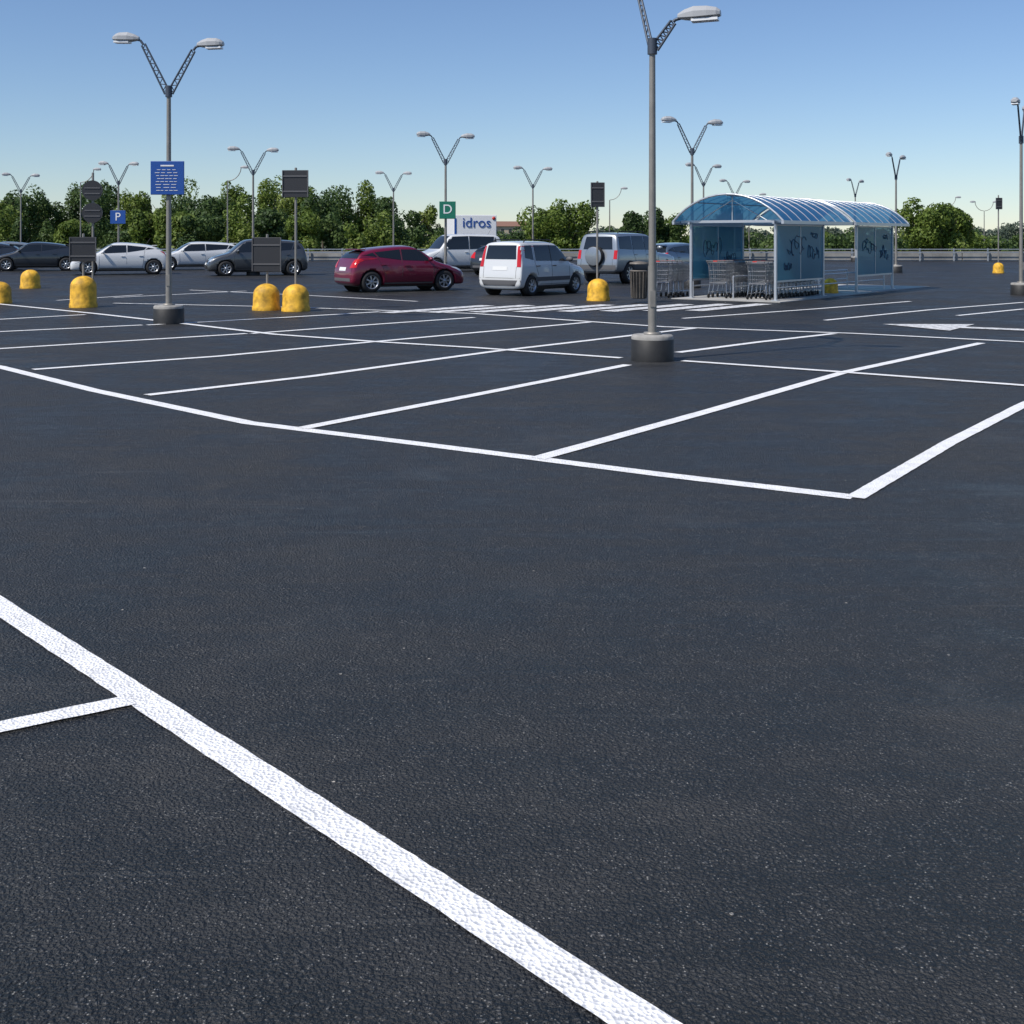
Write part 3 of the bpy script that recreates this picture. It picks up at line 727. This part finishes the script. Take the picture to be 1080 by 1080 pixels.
# ---------------------------------------------------------------- perimeter
b=MB()
for i in range(36):
    x0=-92+i*5.9; b.box((x0+2.93,84,.32),(5.84,.22,.64),'wall',.015)
    b.box((x0+2.93,84,.665),(5.86,.30,.05),'wall',.01)
b.obj('parapet_wall')
b=MB()
for i in range(48):
    x0=-60+i*2.4; b.box((x0,83.7,.45),(.08,.08,.9),'alu')
for z in (.84,.60): b.box((-4,83.6,z),(114,.04,.05),'alu')
b.obj('guardrail')

# ---------------------------------------------------------------- vegetation
def leaves(cx,cy,z0,rx,rz,n,size,rng):
    """crown as leaf clumps through several lobes"""
    k=rng.integers(7,12); lob=[]
    for i in range(k):
        a=rng.uniform(0,6.28); d=rng.uniform(.15,.66)*rx; 
        lob.append((cx+d*math.cos(a),cy+d*math.sin(a),z0+rz*rng.uniform(.35,1.5),rx*rng.uniform(.28,.54),rz*rng.uniform(.24,.48)))
    lob=np.array(lob); idx=rng.integers(0,k,n); l=lob[idx]
    d=rng.normal(size=(n,3)); d/=np.linalg.norm(d,axis=1)[:,None]
    rr=rng.uniform(.5,1.15,n)**.6
    c=np.stack([l[:,0]+d[:,0]*l[:,3]*rr,l[:,1]+d[:,1]*l[:,3]*rr,l[:,2]+d[:,2]*l[:,4]*rr],1)
    nrm=d*1.0+rng.normal(size=(n,3))*.55; nrm/=np.linalg.norm(nrm,axis=1)[:,None]
    u=np.cross(nrm,rng.normal(size=(n,3))); u/=np.linalg.norm(u,axis=1)[:,None]
    w=np.cross(nrm,u)
    s=rng.uniform(.5,1.2,n)[:,None]*size
    q=np.stack([c-u*s,c-w*s*.6,c+u*s,c+w*s*.6],1).reshape(-1,3)
    return q
def trunkparts(mb,cx,cy,zb,h,rx,rng):
    mb.tube((cx,cy,zb),(cx+rng.uniform(-.1,.1),cy,zb+h*.55),.13,'bark',8,r2=.08)
    for i in range(5):
        a=rng.uniform(0,6.28); z=zb+h*rng.uniform(.3,.5)
        mb.tube((cx,cy,z),(cx+math.cos(a)*rx*.6,cy+math.sin(a)*rx*.6,z+h*.3),.06,'bark',6,r2=.02)
def leafobj(name,qs,mats,mb=None,zb=0):
    mb=mb or MB(); V=list(mb.v); Fs=list(mb.f); mi=list(mb.m); sm=list(mb.sm)
    for q,mk in qs:
        o=len(V); V+=list(map(tuple,q)); n=len(q)//4; Fs+=[(o+4*i,o+4*i+1,o+4*i+2,o+4*i+3) for i in range(n)]; k=mb.mi(mk); mi+=[k]*n; sm+=[False]*n
    mb.v,mb.f,mb.m,mb.sm=V,Fs,mi,sm; return mb.obj(name)
rng=np.random.default_rng(11)
def topline(px):  # silhouette height (m at ~110 m) along the row
    pts=[(-200,6.6),(0,6.5),(60,6.0),(110,7.2),(160,6.6),(210,6.9),(330,7.1),(380,6.3),(430,5.2),(460,4.2),(470,3)]
    return float(np.interp(px,[p[0] for p in pts],[p[1] for p in pts]))
qs=[];mb=MB()
px=-170
while px<455:
    z=rng.uniform(104,126); x,y=GX(px,z); ht=(topline(px)-1.7)*z/110+1.7+.9+rng.uniform(-1.3,.8); rx=rng.uniform(1.5,2.8)
    qs.append((leaves(x,y,-.9+ht*.12,rx,ht*.48,int(1700+rx*600),.17,rng),'leafA' if rng.random()<.66 else 'leafB'))
    trunkparts(mb,x,y,-.9,ht,rx,rng); px+=rng.uniform(12,24)
px=-170
while px<440:
    z=rng.uniform(92,100); x,y=GX(px,z); ht=rng.uniform(2.4,4.4)+.9; rx=rng.uniform(1.1,2.1)
    qs.append((leaves(x,y,-.9,rx,ht*.55,1800,.155,rng),'leafB' if rng.random()<.6 else 'leafA')); px+=rng.uniform(16,38)
px=455
while px<1250:
    z=rng.uniform(105,125); x,y=GX(px,z); ht=rng.uniform(2.2,3.0)+.9; 
    if 640<px<720: ht+=rng.uniform(.6,1.9)
    if px>1040: ht+=rng.uniform(-.4,.3)
    rx=rng.uniform(1.6,2.4)
    qs.append((leaves(x,y,-.9,rx,ht*.5,1500,.165,rng),'leafA' if rng.random()<.5 else 'leafB')); px+=rng.uniform(14,24)
leafobj('tree_line',qs,None,mb)
def tree(px,z,ht,rx,mat,n=5000):
    x,y=GX(px,z); mb=MB(); trunkparts(mb,0,0,-.9,ht,rx,rng)
    o=leafobj('tree',[(leaves(0,0,-.9+ht*.14,rx,ht*.47,n,.16,rng),mat)],None,mb); o.location=(x,y,0)
for a in ((568,98,5.3,2.1,'leafB'),(600,97,5.8,2.4,'leafB'),(585,101,5.6,2.0,'leafA'),(968,95,5.7,2.0,'leafB'),(993,93,5.4,2.1,'leafB'),(1014,96,5.2,1.7,'leafB'),(668,100,5.2,1.6,'leafA'),(700,104,5.2,1.8,'leafA'),(770,98,5.6,1.8,'leafA'),(845,104,5.6,1.9,'leafA'),(285,96,5.0,1.7,'leafA'),(180,94,4.9,1.9,'leafB'),(155,95,5.3,1.7,'leafB'),(75,95,4.4,1.6,'leafB'),(322,95,5.2,1.5,'leafB')): tree(*a)
# far woods on the horizon
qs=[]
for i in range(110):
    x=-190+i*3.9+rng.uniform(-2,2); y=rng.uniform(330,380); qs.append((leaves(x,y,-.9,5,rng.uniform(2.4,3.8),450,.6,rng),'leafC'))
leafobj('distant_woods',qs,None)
# farmhouse seen between the trees
b=MB(); b.box((0,0,2.2),(14,9,6.2),'plaster',0)
b.add([(-7.5,-5,5.3),(7.5,-5,5.3),(7.5,5,5.3),(-7.5,5,5.3),(-7.5,0,7.0),(7.5,0,7.0)],[(0,1,5,4),(2,3,4,5),(0,4,3),(1,2,5)],'tile')
for i in range(5):
    for z in (1.0,3.7): b.box((-5.2+i*2.6,-4.5,z),(1.0,.06,1.4),'glass2')
b.box((0,-4.52,.1),(1.1,.06,2.1),'bark')
x,y=GX(536,400); b.obj('farmhouse',(x,y,0),.15)

# ---------------------------------------------------------------- light, sky, camera
el=math.radians(50); sr=math.radians(234)
w=bpy.data.worlds.new('World'); scene.world=w; w.use_nodes=True; nt=w.node_tree
bg=nt.nodes['Background']; sk=nt.nodes.new('ShaderNodeTexSky'); sk.sky_type='NISHITA'; sk.sun_disc=False
sk.sun_elevation=el; sk.sun_rotation=sr; sk.air_density=1.0; sk.dust_density=.0; sk.ozone_density=1.6; sk.altitude=0
hz=nt.nodes.new('ShaderNodeMixRGB'); hz.blend_type='MULTIPLY'; hz.inputs[0].default_value=1; hz.inputs[2].default_value=(.82,.93,1.14,1)
nt.links.new(sk.outputs[0],hz.inputs[1]); nt.links.new(hz.outputs[0],bg.inputs[0]); bg.inputs[1].default_value=.098
sd=Vector((math.sin(sr)*math.cos(el),math.cos(sr)*math.cos(el),math.sin(el)))
sl=bpy.data.lights.new('sun','SUN'); sl.energy=5.0; sl.angle=math.radians(.5); sl.color=(1,.95,.88)
so=bpy.data.objects.new('sun',sl); so.rotation_euler=(-sd).to_track_quat('-Z','Y').to_euler(); so.location=(0,0,30); scene.collection.objects.link(so)
cam=bpy.data.cameras.new('camera'); cam.sensor_width=36; cam.lens=36*F/1080; cam.shift_y=-290/1080; cam.clip_end=6000; cam.clip_start=.05
co=bpy.data.objects.new('camera',cam); co.location=(0,0,H); co.rotation_euler=(math.pi/2,0,0); scene.collection.objects.link(co); scene.camera=co
scene.view_settings.view_transform='Standard'; scene.view_settings.look='None'; scene.view_settings.exposure=0
